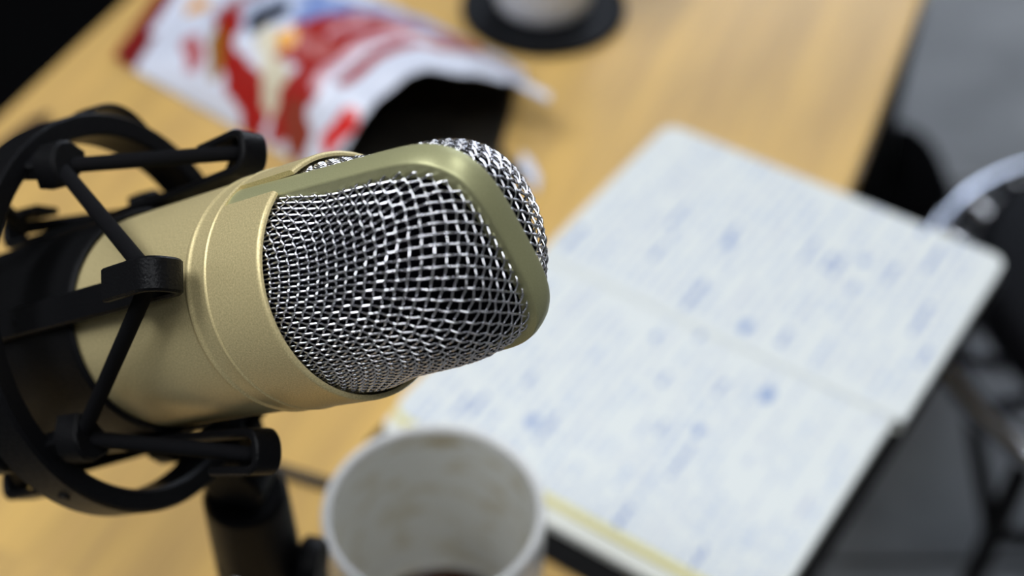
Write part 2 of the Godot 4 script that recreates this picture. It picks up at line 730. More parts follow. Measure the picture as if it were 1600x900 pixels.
func microphone() -> void:
	var to := Vector3(0, H, 0) - P0
	EC = (to - AX * AX.dot(to)).normalized()
	EU = AX.cross(EC).normalized()
	if EU.y < 0.0:
		EU = -EU
	var b := deg_to_rad(BAND)
	EB = EC * cos(b) + EU * sin(b)
	EF = EC * sin(b) - EU * cos(b)
	head_profile()
	var o := thing("microphone", "champagne gold condenser microphone with silver woven wire grille in shock mount", "microphone")
	var xf := Transform3D(Basis(EC, AX, EC.cross(AX)), P0)
	# body of revolution along the axis: (radius, distance from the rim)
	var body := MB.new()
	body.lathe(PackedVector2Array([Vector2(0.0, -0.168), Vector2(0.0195, -0.168), Vector2(0.0195, -0.168), Vector2(0.0222, -0.1655), Vector2(0.0268, -0.150),
		Vector2(0.0268, -0.150), Vector2(0.0270, -0.0262), Vector2(0.0270, -0.0262), Vector2(0.02715, -0.0257), Vector2(0.02745, -0.0253), Vector2(0.0276, -0.0248), Vector2(0.02745, -0.0243), Vector2(0.0272, -0.0239), Vector2(0.02718, -0.0234), Vector2(0.02718, -0.0234),
		Vector2(0.0272, -0.0190), Vector2(0.0272, -0.0190), Vector2(0.02745, -0.0188), Vector2(0.02775, -0.0185), Vector2(0.02778, -0.0182), Vector2(0.0276, -0.0179), Vector2(0.0274, -0.0177), Vector2(0.0274, -0.0177),
		Vector2(0.0235, -0.0177), Vector2(0.0235, -0.0177), Vector2(0.0235, -0.006), Vector2(0.0235, -0.006), Vector2(0.0, -0.006)]), 120, xf)
	part("body", body, M.gold, o)
	# collar at the grille's rim, slotted on two sides for the band
	var col := MB.new()
	var cp := [Vector2(0.0236, -0.0177), Vector2(0.0275, -0.0177), Vector2(0.0275, -0.0177), Vector2(0.0275, -0.0010), Vector2(0.02742, -0.0004), Vector2(0.02715, -0.0001), Vector2(0.0268, 0.0), Vector2(0.0268, 0.0), Vector2(0.0263, 0.0), Vector2(0.0263, 0.0), Vector2(0.0263, -0.0058), Vector2(0.0263, -0.0058), Vector2(0.0236, -0.0058)]
	var cruns := [[0, 1], [2, 3, 4, 5, 6], [7, 8], [9, 10], [11, 12]]
	var gap := 7.2
	for half in 2:
		var a0 := BAND + gap + 180.0 * half
		for run in cruns:
			var crow := []
			for q in run:
				var line := PackedVector3Array()
				for k in 61:
					line.append(mic_at(cp[q].y, cp[q].x, a0 + (180.0 - 2.0 * gap) * k / 60.0))
				crow.append(line)
			col.grid(crow, false, false, P0 - AX * 0.009 if run[0] < 9 else P0 + mic_at(0, 1, a0 + 90.0) * 0.0)
		for e in [a0, a0 + 180.0 - 2.0 * gap]:
			var ring := PackedVector3Array()
			for q in [0, 1, 3, 4, 5, 6, 8, 10, 12]:
				ring.append(mic_at(cp[q].y, cp[q].x, e))
			col.fan(ring, mic_at(-0.009, 0.0255, a0 + 90.0))
	part("collar", col, M.gold, o)
	part("grille", grille(1.0), M.wire, o, "silver woven wire grille")
	part("grille", grille(-1.0), M.wire, o, "silver woven wire grille")
	# dark lining behind the wires
	var lin := MB.new()
	var rows := []
	for j in 40:
		var m := int(roundf(j * 241.0 / 39.0))
		var row := PackedVector3Array()
		for k in 64:
			var psi := TAU * k / 64.0
			var sv := mer_s[m]
			row.append(head_xyz(sv * 0.97 - 0.0006, mer_k[m] * (head_w(sv) - 0.0012) * cos(psi), mer_k[m] * (head_d(sv) - 0.0013) * sin(psi)))
		rows.append(row)
	lin.grid(rows, true, false, P0 + AX * 0.01)
	part("foam_lining", lin, M.foam, o)
	# the band that arches over the head between the two grilles
	var left := []
	for k in 10:
		left.append(Vector2(-0.0178 + (S1 + 0.0178) * k / 10.0, 0.0))
		left[-1].y = band_w(left[-1].x)
	for k in range(0, 24):
		var t := PI * 0.5 * k / 24.0
		var sv := S1 + (TIP - S1) * pow(sin(t), 2.0 / SQ)
		left.append(Vector2(sv, band_w(sv) * pow(cos(t), 2.0 / SQ)))
	var outline := []
	for p in left:
		outline.append(p)
	outline.append(Vector2(TIP, 0.0))
	for k in range(left.size() - 1, -1, -1):
		outline.append(Vector2(left[k].x, -left[k].y))
	var pts := PackedVector3Array()
	var nrm := []
	var sd := []
	for k in outline.size():
		var p: Vector2 = outline[k]
		var t: Vector2 = outline[mini(k + 1, outline.size() - 1)] - outline[maxi(k - 1, 0)]
		var n2 := Vector2(-t.y, t.x).normalized()
		if n2.dot(p - Vector2(0.01, 0)) < 0.0:
			n2 = -n2
		var lift := 0.00075
		var c := p + n2 * lift
		pts.append(head_xyz(c.x, c.y, 0.0))
		nrm.append((head_xyz(c.x + n2.x * 0.001, c.y + n2.y * 0.001, 0.0) - head_xyz(c.x, c.y, 0.0)).normalized())
		sd.append(EF)
	var band := MB.new()
	# crowned section: walls, a small step and a softly rounded crown
	var sec := [Vector2(-0.0032, -0.0022), Vector2(-0.0032, 0.0010), Vector2(-0.0032, 0.0010), Vector2(-0.0031, 0.0013), Vector2(-0.0028, 0.00145), Vector2(-0.0028, 0.00145), Vector2(-0.0016, 0.0018), Vector2(0.0, 0.0019),
		Vector2(0.0016, 0.0018), Vector2(0.0028, 0.00145), Vector2(0.0028, 0.00145), Vector2(0.0031, 0.0013), Vector2(0.0032, 0.0010), Vector2(0.0032, 0.0010), Vector2(0.0032, -0.0022)]
	var runs := [[0, 1], [2, 3, 4], [5, 6, 7, 8, 9], [10, 11, 12], [13, 14]]
	for run in runs:
		rows = []
		for q in run:
			var row := PackedVector3Array()
			for k in pts.size():
				row.append(pts[k] + sd[k] * sec[q].x + nrm[k] * sec[q].y)
			rows.append(row)
		band.grid(rows, false, false, P0 + AX * 0.012)
	part("head_band", band, M.band, o, "olive gold band between the grilles")
	# connector at the back end
	var con := MB.new()
	con.lathe(PackedVector2Array([Vector2(0.0, -0.196), Vector2(0.0085, -0.196), Vector2(0.0085, -0.196), Vector2(0.0095, -0.194), Vector2(0.0095, -0.1685)]), 32, xf)
	part("connector", con, M.steel, o)

# ---------------------------------------------------------------- shock mount
var RQ := Vector3(-0.1034, 0.2389, -0.2663)
var RN := Vector3(0.8809, 0.4251, 0.2081).normalized()
var RC := Vector3(-0.4322, 0.5432, 0.7199)
var RU := Vector3(-0.193, 0.724, -0.6622)
const HOOKS := [[15.0, -0.020], [105.0, -0.036], [-75.0, -0.034], [-165.0, -0.045]]

func ring_at(h: float, r: float, deg: float) -> Vector3:
	var t := deg_to_rad(deg)
	return RQ + RN * h + (RC * cos(t) + RU * sin(t)) * r

func shock_mount() -> void:
	var o := thing("shock_mount", "black spider shock mount with elastic cords holding the microphone", "shock mount")
	var xf := Transform3D(Basis(EC, AX, EC.cross(AX)), P0)
	var sl := MB.new()
	sl.lathe(PackedVector2Array([Vector2(0.0270, -0.0715), Vector2(0.0278, -0.0704), Vector2(0.0278, -0.0704), Vector2(0.0284, -0.0710), Vector2(0.0286, -0.0720), Vector2(0.0286, -0.0720), Vector2(0.0286, -0.141), Vector2(0.0286, -0.141), Vector2(0.0284, -0.142), Vector2(0.0270, -0.142)]), 96, xf)
	part("sleeve", sl, M.black_rough, o)
	# outer ring
	var ring := MB.new()
	var prof := [Vector2(0.0525, -0.0052), Vector2(0.0518, -0.006), Vector2(0.0472, -0.006), Vector2(0.0465, -0.0052), Vector2(0.0465, 0.0052), Vector2(0.0472, 0.006), Vector2(0.0518, 0.006), Vector2(0.0525, 0.0052)]
	for k in 8:
		var pa: Vector2 = prof[k]
		var pb: Vector2 = prof[(k + 1) % 8]
		var ra := PackedVector3Array()
		var rb := PackedVector3Array()
		for s in 120:
			ra.append(ring_at(pa.y, pa.x, s * 3.0))
			rb.append(ring_at(pb.y, pb.x, s * 3.0))
		var before := ring.idx.size()
		ring.grid([ra, rb], true, false, RQ)
		if k == 3:
			for j in range(before, ring.idx.size(), 3):
				var z := ring.idx[j + 1]
				ring.idx[j + 1] = ring.idx[j + 2]
				ring.idx[j + 2] = z
	var ring_node := part("ring", ring, M.black_plastic, o)
	# thin arched lug on the outer face of the ring
	var lug := MB.new()
	var lp := PackedVector3Array()
	var ln := []
	var ls := []
	for k in 13:
		var f := k / 12.0
		var deg := 92.0 + 34.0 * f
		lp.append(ring_at(-0.003, 0.0525 + 0.0052 * sin(PI * f), deg))
		ln.append((ring_at(0, 1, deg) - RQ).normalized())
		ls.append(RN)
	lug.strip(lp, ln, ls, 0.003, 0.0008)
	part("lug", lug, M.black_plastic, ring_node)
	for deg in [52.0, -52.0, 140.0]:
		var sc := MB.new()
		var c := ring_at(0.0, 0.0525, deg)
		var up := (c - RQ).normalized()
		sc.lathe(PackedVector2Array([Vector2(0.0, 0.0006), Vector2(0.0012, 0.0006), Vector2(0.0012, 0.0006), Vector2(0.0015, 0.0003), Vector2(0.0015, -0.001)]), 14, Transform3D(Basis(RN, up, RN.cross(up)), c))
		part("rivet", sc, M.black_plastic, ring_node)
	# posts on the ring and their clip heads, in front of and behind its plane
	var heads := [[], []]
	var degs := [57.0, -37.0, -122.0, 143.0]
	for fb in 2:
		var sg := 1.0 if fb == 0 else -1.0
		for d in degs:
			var ph := MB.new()
			var hc := ring_at(sg * 0.013, 0.0452, d)
			var out := (ring_at(0, 1, d) - RQ).normalized()
			var tn := RN.cross(out).normalized()
			# arm
			var ap := vec3s([ring_at(sg * 0.002, 0.0478, d), ring_at(sg * 0.013, 0.0452, d)])
			ph.strip(ap, [out, out], [tn, tn], 0.0032, 0.0024, 0.0006)
			var post := part("post", ph, M.black_plastic, o)
			# wedge shaped head, wide across the cords
			var hd := MB.new()
			var poly := [Vector2(0.0070, -0.0012), Vector2(0.0046, 0.0040), Vector2(0.0015, 0.0058), Vector2(-0.0015, 0.0058), Vector2(-0.0046, 0.0040), Vector2(-0.0070, -0.0012), Vector2(-0.0036, -0.0040), Vector2(0.0036, -0.0040)]
			var lo := PackedVector3Array()
			var hi := PackedVector3Array()
			var l2 := PackedVector3Array()
			var h2 := PackedVector3Array()
			for p in poly:
				lo.append(hc + tn * p.x * 0.86 + out * p.y * 0.86 - RN * 0.0036)
				l2.append(hc + tn * p.x + out * p.y - RN * 0.0028)
				h2.append(hc + tn * p.x + out * p.y + RN * 0.0028)
				hi.append(hc + tn * p.x * 0.86 + out * p.y * 0.86 + RN * 0.0036)
			hd.grid([lo, l2], true, false, hc)
			hd.grid([l2, h2], true, false, hc)
			hd.grid([h2, hi], true, false, hc)
			hd.fan(lo, hc)
			hd.fan(hi, hc)
			part("clip_head", hd, M.black_rough, post)
			heads[fb].append(hc)
	# arms of the cradle: straps along the microphone that curl outward into open hooks
	for fb in 2:
		for i in 4:
			var deg: float = HOOKS[i][0]
			var se: float = HOOKS[i][1] if fb == 0 else -0.148
			var sg := 1.0 if fb == 0 else -1.0
			var t := deg_to_rad(deg)
			var out := EC * cos(t) + EU * sin(t)
			var sd := AX.cross(out).normalized()
			var raw := [Vector2(-0.106, 0.0298), Vector2(se - sg * 0.03, 0.0302), Vector2(se, 0.0312), Vector2(se, 0.0402), Vector2(se - sg * 0.0175, 0.0392)]
			var rp := []
			for q in raw:
				rp.append(Vector3(q.x, q.y, 0))
			var rr := round_path(rp, 0.0042, 6)
			var path := PackedVector3Array()
			var nn := []
			var ss := []
			for k in rr.size():
				var tg := rr[mini(k + 1, rr.size() - 1)] - rr[maxi(k - 1, 0)]
				var n2 := Vector2(-tg.y, tg.x).normalized() * sg
				path.append(P0 + AX * rr[k].x + out * rr[k].y)
				nn.append(AX * n2.x + out * n2.y)
				ss.append(sd)
			var hk := MB.new()
			hk.strip(path, nn, ss, 0.0037, 0.0011, 0.0005)
			var hook := part("hook_arm", hk, M.black_plastic, o)
			var rv := MB.new()
			rv.lathe(PackedVector2Array([Vector2(0.0, 0.0004), Vector2(0.0010, 0.0003), Vector2(0.0014, -0.0004)]), 14, Transform3D(Basis(AX, out, AX.cross(out)), mic_at(-0.091 if fb == 0 else -0.122, 0.0310, deg)))
			part("rivet", rv, M.black_plastic, hook)
			# the elastic cord runs from a post through this hook to the next post
			var h0 := i
			var a: Vector3 = heads[fb][[0, 3, 1, 2][i]]
			var b2: Vector3 = heads[fb][[1, 0, 2, 3][i]]
			var hp := P0 + AX * (se - sg * 0.0048) + out * 0.0362
			var ca := (a - hp).normalized()
			var cb := (b2 - hp).normalized()
			var e0 := a
			var e1 := b2
			var cd := MB.new()
			var cpath := round_path([e0, hp + ca * 0.004 , hp, hp + cb * 0.004, e1], 0.0035, 5)
			cd.tube(cpath, 0.0019, 12)
			part("elastic_cord", cd, M.cord, o)
			h0 = h0
	# bracket below the ring with the swivel that the stand carries
	var dn := Vector3(0, -1, 0)
	dn = (dn - RN * RN.dot(dn)).normalized()
	var rb := RQ + dn * 0.0525 + Vector3(0.003, 0, 0)
	var br := MB.new()
	br.box(rb - Vector3(0, 0.004, 0), Vector3(0.014, 0.012, 0.016), 0.003, Basis.looking_at(RN, Vector3.UP))
	part("bracket", br, M.black_plastic, o)
	var kn := MB.new()
	var across := Vector3(-RN.z, 0, RN.x).normalized()
	kn.lathe(PackedVector2Array([Vector2(0.0, -0.0068), Vector2(0.008, -0.0068), Vector2(0.008, -0.0068), Vector2(0.0092, -0.006), Vector2(0.0092, 0.006), Vector2(0.008, 0.0068), Vector2(0.008, 0.0068), Vector2(0.0, 0.0068)]), 32, Transform3D(Basis(RN, across, RN.cross(across)), rb - Vector3(0, 0.0135, 0)))
	part("swivel_knuckle", kn, M.black_plastic, o)

# ---------------------------------------------------------------- stand
func mic_stand() -> void:
	var dn := Vector3(0, -1, 0)
	dn = (dn - RN * RN.dot(dn)).normalized()
	var rb := RQ + dn * 0.0525
	var x := rb.x + 0.003
	var z := rb.z
	var o := thing("microphone_stand", "black desktop microphone stand with swivel clamp below the shock mount", "stand", Vector3(x, 0, z))
	var y0 := rb.y
	var side := Vector3(-RN.z, 0, RN.x).normalized()
	var ba := MB.new()
	ba.lathe(PackedVector2Array([Vector2(0.0, y0 - 0.022), Vector2(0.0112, y0 - 0.022), Vector2(0.0112, y0 - 0.022), Vector2(0.0126, y0 - 0.0235), Vector2(0.0146, 0.075), Vector2(0.0146, 0.075), Vector2(0.0135, 0.073), Vector2(0.0135, 0.073), Vector2(0.0, 0.073)]), 40)
	var barrel := part("clamp_barrel", ba, M.black_plastic, o)
	# raised lip round the screw seat on the side that faces the viewer
	var face := Vector3(-0.35, 0, 1.0).normalized()
	var seat := MB.new()
	var sc := Vector3(0, 0.142, 0) + face * 0.0128
	var sp := PackedVector3Array()
	var rt := Vector3.UP.cross(face).normalized()
	for k in 15:
		var g := PI + PI * k / 14.0
		sp.append(sc + rt * cos(g) * 0.0068 + Vector3.UP * sin(g) * 0.0068 - face * 0.0022 * absf(cos(g)))
	seat.tube(sp, 0.0011, 8)
	part("screw_seat", seat, M.black_plastic, barrel)
	var scw := MB.new()
	scw.lathe(PackedVector2Array([Vector2(0.0, 0.0012), Vector2(0.002, 0.0008), Vector2(0.0024, -0.003)]), 16, Transform3D(Basis(rt, face, rt.cross(face)), sc + Vector3.UP * -0.001))
	part("screw", scw, M.steel, barrel)
	var kb := MB.new()
	var kx := Vector3(1, 0, 0.15).normalized()
	var kxf := Transform3D(Basis(Vector3.UP, kx, Vector3.UP.cross(kx)), Vector3(0, 0.135, 0) + kx * 0.0115)
	kb.lathe(PackedVector2Array([Vector2(0.0035, 0.0), Vector2(0.0035, 0.002), Vector2(0.0035, 0.002), Vector2(0.0085, 0.002), Vector2(0.0095, 0.003), Vector2(0.0092, 0.0075), Vector2(0.008, 0.0088), Vector2(0.008, 0.0088), Vector2(0.0, 0.0088)]), 20, kxf)
	part("clamp_knob", kb, M.black_plastic, barrel)
	var po := MB.new()
	po.lathe(PackedVector2Array([Vector2(0.0, 0.024), Vector2(0.008, 0.024), Vector2(0.008, 0.024), Vector2(0.008, 0.0735)]), 24)
	part("pole", po, M.dark_metal, o)
	var hub := MB.new()
	hub.lathe(PackedVector2Array([Vector2(0.0, 0.012), Vector2(0.013, 0.012), Vector2(0.014, 0.014), Vector2(0.014, 0.026), Vector2(0.012, 0.028), Vector2(0.012, 0.028), Vector2(0.0, 0.028)]), 28)
	part("hub", hub, M.black_plastic, o)
	for k in 3:
		var g := deg_to_rad(-90.0 + 120.0 * k)
		var d := Vector3(cos(g), 0, sin(g))
		var lg := MB.new()
		lg.tube(smooth_path([d * 0.012 + Vector3.UP * 0.02, d * 0.05 + Vector3.UP * 0.016, d * 0.088 + Vector3.UP * 0.0055], 5), 0.005, 12)
		var leg := part("leg", lg, M.dark_metal, o)
		var ft := MB.new()
		ft.lathe(PackedVector2Array([Vector2(0.0, 0.0), Vector2(0.0062, 0.0), Vector2(0.0066, 0.001), Vector2(0.0062, 0.009), Vector2(0.004, 0.0115), Vector2(0.0, 0.012)]), 16, Transform3D(Basis.IDENTITY, d * 0.09))
		part("rubber_foot", ft, M.black_rough, leg)

# ---------------------------------------------------------------- notebook
func handwriting(seed_: int, dark_spots: Array) -> StandardMaterial3D:
	# page 130 x 200 mm at 5 pixels per mm; lines of blue ink run along x
	var w := 660
	var h := 1000
	var img := Image.create(w, h, false, Image.FORMAT_RGB8)
	img.fill(Color(0.845, 0.86, 0.855))
	var rng := RandomNumberGenerator.new()
	rng.seed = seed_
	var y := 42.0
	while y < h - 30:
		var x := 22.0 + rng.randf() * (30.0 if rng.randf() < 0.8 else 240.0)
		var stop := w - 20.0 - (rng.randf() * 60.0 if rng.randf() < 0.75 else 60.0 + rng.randf() * 330.0)
		while x < stop:
			var ln := 30.0 + rng.randf() * 95.0
			var ph := rng.randf() * 9.0
			var fq := 0.28 + rng.randf() * 0.22
			var am := 4.2 + rng.randf() * 2.6
			var heavy := 2 if rng.randf() < 0.16 else 1
			var ink := Color(0.64, 0.70, 0.81).lerp(Color(0.72, 0.74, 0.80), rng.randf())
			if rng.randf() < 0.10:
				ink = Color(0.38, 0.49, 0.72)
				heavy = 2
			var t := 0.0
			while t < ln and x + t < w - 8:
				var yy := y + am * sin(ph + t * fq * 2.0) * (0.65 + 0.5 * sin(t * 0.11 + ph))
				if fmod(t * 0.13 + ph, 3.1) < 0.35:
					yy -= 6.0
				var px := int(x + t + 1.6 * sin(ph * 2.0 + t * fq))
				for dy in range(-heavy, heavy + 1):
					for dx in heavy + 1:
						var qx := clampi(px + dx, 0, w - 1)
						var qy := clampi(int(yy) + dy, 0, h - 1)
						img.set_pixel(qx, qy, ink)
				t += 0.34
			x += ln + 12.0 + rng.randf() * (20.0 if rng.randf() < 0.8 else 120.0)
		y += 26.0 + rng.randf() * 9.0
	for s in dark_spots:
		for k in 500:
			var g := rng.randf() * TAU
			var r := sqrt(rng.randf())
			var px := int(s.x + cos(g) * r * s.z)
			var py := int(s.y + sin(g) * r * s.z * 0.6)
			img.fill_rect(Rect2i(clampi(px, 0, w - 4), clampi(py, 0, h - 3), 3, 2), Color(0.47, 0.57, 0.76))
	var m := mat(Color(1, 1, 1), 0.9)
	m.albedo_texture = ImageTexture.create_from_image(img)
	return m

func round_rect(x0: float, x1: float, z0: float, z1: float, r_hi: float, hi_is_x1: bool, seg := 6) -> PackedVector2Array:
	# rectangle whose two corners on the outer side are rounded
	var out := PackedVector2Array()
	if hi_is_x1:
		out.append(Vector2(x0, z0))
		for k in seg + 1:
			var g := -PI * 0.5 + PI * 0.5 * k / seg
			out.append(Vector2(x1 - r_hi + r_hi * cos(g), z0 + r_hi + r_hi * sin(g)))
		for k in seg + 1:
			var g := PI * 0.5 * k / seg
			out.append(Vector2(x1 - r_hi + r_hi * cos(g), z1 - r_hi + r_hi * sin(g)))
		out.append(Vector2(x0, z1))
	else:
		out.append(Vector2(x1, z1))
		for k in seg + 1:
			var g := PI * 0.5 + PI * 0.5 * k / seg
			out.append(Vector2(x0 + r_hi + r_hi * cos(g), z1 - r_hi + r_hi * sin(g)))
		for k in seg + 1:
			var g := PI + PI * 0.5 * k / seg
			out.append(Vector2(x0 + r_hi + r_hi * cos(g), z0 + r_hi + r_hi * sin(g)))
		out.append(Vector2(x1, z0))
	return out

func sheet(x_in: float, x_out: float, hz: float, y_of: Callable, th: float, rad: float) -> MB:
	# a stack of paper from the gutter to the fore edge: columns follow the curl, outer corners are rounded
	var mb := MB.new()
	var n := 28
	var top := []
	var bot := []
	var uvt := []
	var sg := signf(x_out - x_in)
	for i in n + 1:
		var f := float(i) / n
		# columns crowd towards the rounded corners
		var x := lerpf(x_in, x_out, 1.0 - pow(1.0 - f, 1.7))
		var dist := absf(x_out - x)
		var cut := 0.0
		if dist < rad:
			cut = rad - sqrt(maxf(rad * rad - pow(rad - dist, 2.0), 0.0))
		var rt := PackedVector3Array()
		var rb := PackedVector3Array()
		var ru := []
		for j in 9:
			var zz := lerpf(-hz + cut, hz - cut, j / 8.0)
			var yy: float = y_of.call(absf(x))
			rt.append(Vector3(x, yy, zz))
			rb.append(Vector3(x, yy - th, zz))
			ru.append(Vector2(absf(x) / 0.134 if sg > 0.0 else 1.0 - absf(x) / 0.134, (zz + hz) / (2.0 * hz)))
		top.append(rt)
		bot.append(rb)
		uvt.append(ru)
	mb.grid(top, false, false, Vector3((x_in + x_out) * 0.5, -1, 0), uvt)
	mb.grid(bot, false, false, Vector3((x_in + x_out) * 0.5, 1, 0), uvt)
	var mid := Vector3((x_in + x_out) * 0.5, 0.005, 0)
	for j in [0, 8]:
		var ra := PackedVector3Array()
		var rb2 := PackedVector3Array()
		for i in n + 1:
			ra.append(top[i][j])
			rb2.append(bot[i][j])
		mb.grid([ra, rb2], false, false, mid, _edge_uv(ra.size()))
	mb.grid([top[n], bot[n]], false, false, mid, _edge_uv(9))
	return mb

func _edge_uv(n: int) -> Array:
	var a := []
	for k in n:
		a.append(Vector2(0.01, 0.01))
	return [a, a]

func notebook() -> void:
	var yb := 0.012
	var a := on_plane(1042, 192, yb)
	var b := on_plane(1578, 396, yb)
	var l := on_plane(588, 658, yb)
	var ex := (a - l).normalized()
	var ez := (b - a)
	ez = (ez - ex * ex.dot(ez)).normalized()
	var wx := (a - l).length()
	var wz := (b - a).length()
	var c := a + (b - a) * 0.5 + (l - a) * 0.5
	c.y = 0.0
	var o := thing("notebook", "open notebook with blue handwriting overhanging the desk edge", "notebook", c)
	o.basis = Basis(ex, Vector3.UP, ez if ex.cross(Vector3.UP).dot(ez) > 0.0 else -ez)
	var hx := wx * 0.5
	var hz := wz * 0.5
	# cover boards and spine
	for s in [-1.0, 1.0]:
		var cv := MB.new()
		var poly := round_rect(0.004 if s > 0.0 else -hx - 0.015, hx + 0.002 if s > 0.0 else -0.004, -hz - 0.002, hz + 0.002, 0.008, s > 0.0)
		var lo := PackedVector3Array()
		var hi := PackedVector3Array()
		for p in poly:
			lo.append(Vector3(p.x, 0.0002, p.y))
			hi.append(Vector3(p.x, 0.0022, p.y))
		var mid := Vector3(s * hx * 0.5, 0.0012, 0)
		cv.grid([lo, hi], true, false, mid)
		cv.fan(hi, mid)
		cv.fan(lo, mid)
		part("cover_board", cv, M.book_black, o, "black cover board")
	var sp := MB.new()
	sp.box(Vector3(0, 0.0011, 0), Vector3(0.0082, 0.0018, wz + 0.004), 0.0004)
	part("spine", sp, M.book_black, o)
	# stacks of pages
	var curve_far := func(x: float) -> float: return 0.0114 + 0.0009 * (1.0 - exp(-x / 0.010)) - 0.0022 * pow(x / 0.134, 2.0)
	var curve_near := func(x: float) -> float: return 0.0109 + 0.0009 * (1.0 - exp(-x / 0.010)) - 0.0020 * pow(x / 0.134, 2.0)
	var far_low := func(x: float) -> float: return curve_far.call(x) - 0.0006
	part("page_block", sheet(0.0001, hx - 0.001, hz - 0.0005, far_low, 0.0080, 0.008), M.paper, o)
	part("page", sheet(0.0001, hx, hz, curve_far, 0.0004, 0.008), handwriting(3, [Vector3(60, 560, 22), Vector3(300, 380, 20), Vector3(430, 700, 16)]), o, "page covered in blue handwriting")
	# the near stack is fanned at its fore edge: top page, a cream leaf, then the lower pages
	var n1 := func(x: float) -> float: return curve_near.call(x) - 0.0005
	var n2 := func(x: float) -> float: return curve_near.call(x) - 0.0030
	var near_page := part("page", sheet(-0.0001, -hx + 0.0085, hz - 0.0022, curve_near, 0.0004, 0.008), handwriting(9, [Vector3(560, 720, 26), Vector3(380, 640, 16), Vector3(200, 300, 18)]), o, "page covered in blue handwriting")
	var leaf := part("leaf", sheet(-0.0001, -hx + 0.0045, hz - 0.0026, n1, 0.0010, 0.008), M.cream, o, "cream yellow leaf")
	var block := part("page_block", sheet(-0.0001, -hx - 0.0022, hz - 0.0024, n2, 0.0050, 0.008), M.paper, o)
	for q in [near_page, leaf, block]:
		q.position.z = -0.0022

# ---------------------------------------------------------------- mug with coffee
func mug() -> void:
	var rim := on_plane(677, 793, 0.095)
	var o := thing("mug", "white coffee mug with a little coffee in front of the notebook", "mug", Vector3(rim.x, 0, rim.z))
	var out := MB.new()
	out.lathe(PackedVector2Array([Vector2(0.0, 0.002), Vector2(0.028, 0.002), Vector2(0.028, 0.002), Vector2(0.030, 0.0), Vector2(0.032, 0.0), Vector2(0.032, 0.0), Vector2(0.0345, 0.0015), Vector2(0.0365, 0.005), Vector2(0.0378, 0.012), Vector2(0.0392, 0.05), Vector2(0.0400, 0.092), Vector2(0.0399, 0.0938), Vector2(0.0392, 0.0948), Vector2(0.0382, 0.0950), Vector2(0.0372, 0.0946), Vector2(0.0367, 0.0936), Vector2(0.0365, 0.092)]), 96)
	part("wall", out, M.ceramic, o)
	# inside, with dried coffee stains near the rim
	var inn := MB.new()
	inn.lathe(PackedVector2Array([Vector2(0.0365, 0.092), Vector2(0.0357, 0.05), Vector2(0.0345, 0.014), Vector2(0.033, 0.008), Vector2(0.028, 0.0052), Vector2(0.0, 0.005)]), 96)
	var img := Image.create(512, 256, false, Image.FORMAT_RGB8)
	var n := FastNoiseLite.new()
	n.seed = 31
	n.frequency = 0.018
	var n2 := FastNoiseLite.new()
	n2.seed = 77
	n2.frequency = 0.06
	for y in 256:
		for x in 512:
			var ang := x / 512.0
			var s := clampf((n.get_noise_2d(x, y * 1.2) + 0.35 * n2.get_noise_2d(x, y)) * 1.5 - 0.05, 0.0, 1.0) * 0.35
			# one larger stain under the rim on the far side
			var d1 := Vector2((ang - 0.755) / 0.035, (y - 14.0) / 8.0).length() + 0.5 * n2.get_noise_2d(x * 2.0, y * 2.0)
			s += 0.75 * clampf(1.25 - d1, 0.0, 1.0)
			var col := Color(0.89, 0.89, 0.865).lerp(Color(0.62, 0.53, 0.32), clampf(s, 0.0, 1.0))
			img.set_pixel(x, y, col)
	var im := mat(Color(1, 1, 1), 0.28)
	im.albedo_texture = ImageTexture.create_from_image(img)
	var hv := inn.v
	for k in hv.size():
		var g := fposmod(atan2(hv[k].z, hv[k].x) / TAU, 1.0)
		inn.uv[k] = Vector2(g, clampf((0.092 - hv[k].y) / 0.087, 0.0, 1.0))
	# close the texture seam
	part("inside", inn, im, o)
	var cf := MB.new()
	cf.lathe(PackedVector2Array([Vector2(0.0337, 0.0100), Vector2(0.0330, 0.0096), Vector2(0.0, 0.0094)]), 64)
	part("coffee", cf, M.coffee, o, "dark brown coffee")
	var hd := MB.new()
	var d := Vector3(0.35, 0, 0.94).normalized()
	hd.tube(smooth_path([d * 0.0385 + Vector3.UP * 0.078, d * 0.055 + Vector3.UP * 0.079, d * 0.066 + Vector3.UP * 0.062, d * 0.064 + Vector3.UP * 0.038, d * 0.052 + Vector3.UP * 0.022, d * 0.0375 + Vector3.UP * 0.020], 8), 0.005, 14)
	part("handle", hd, M.ceramic, o)

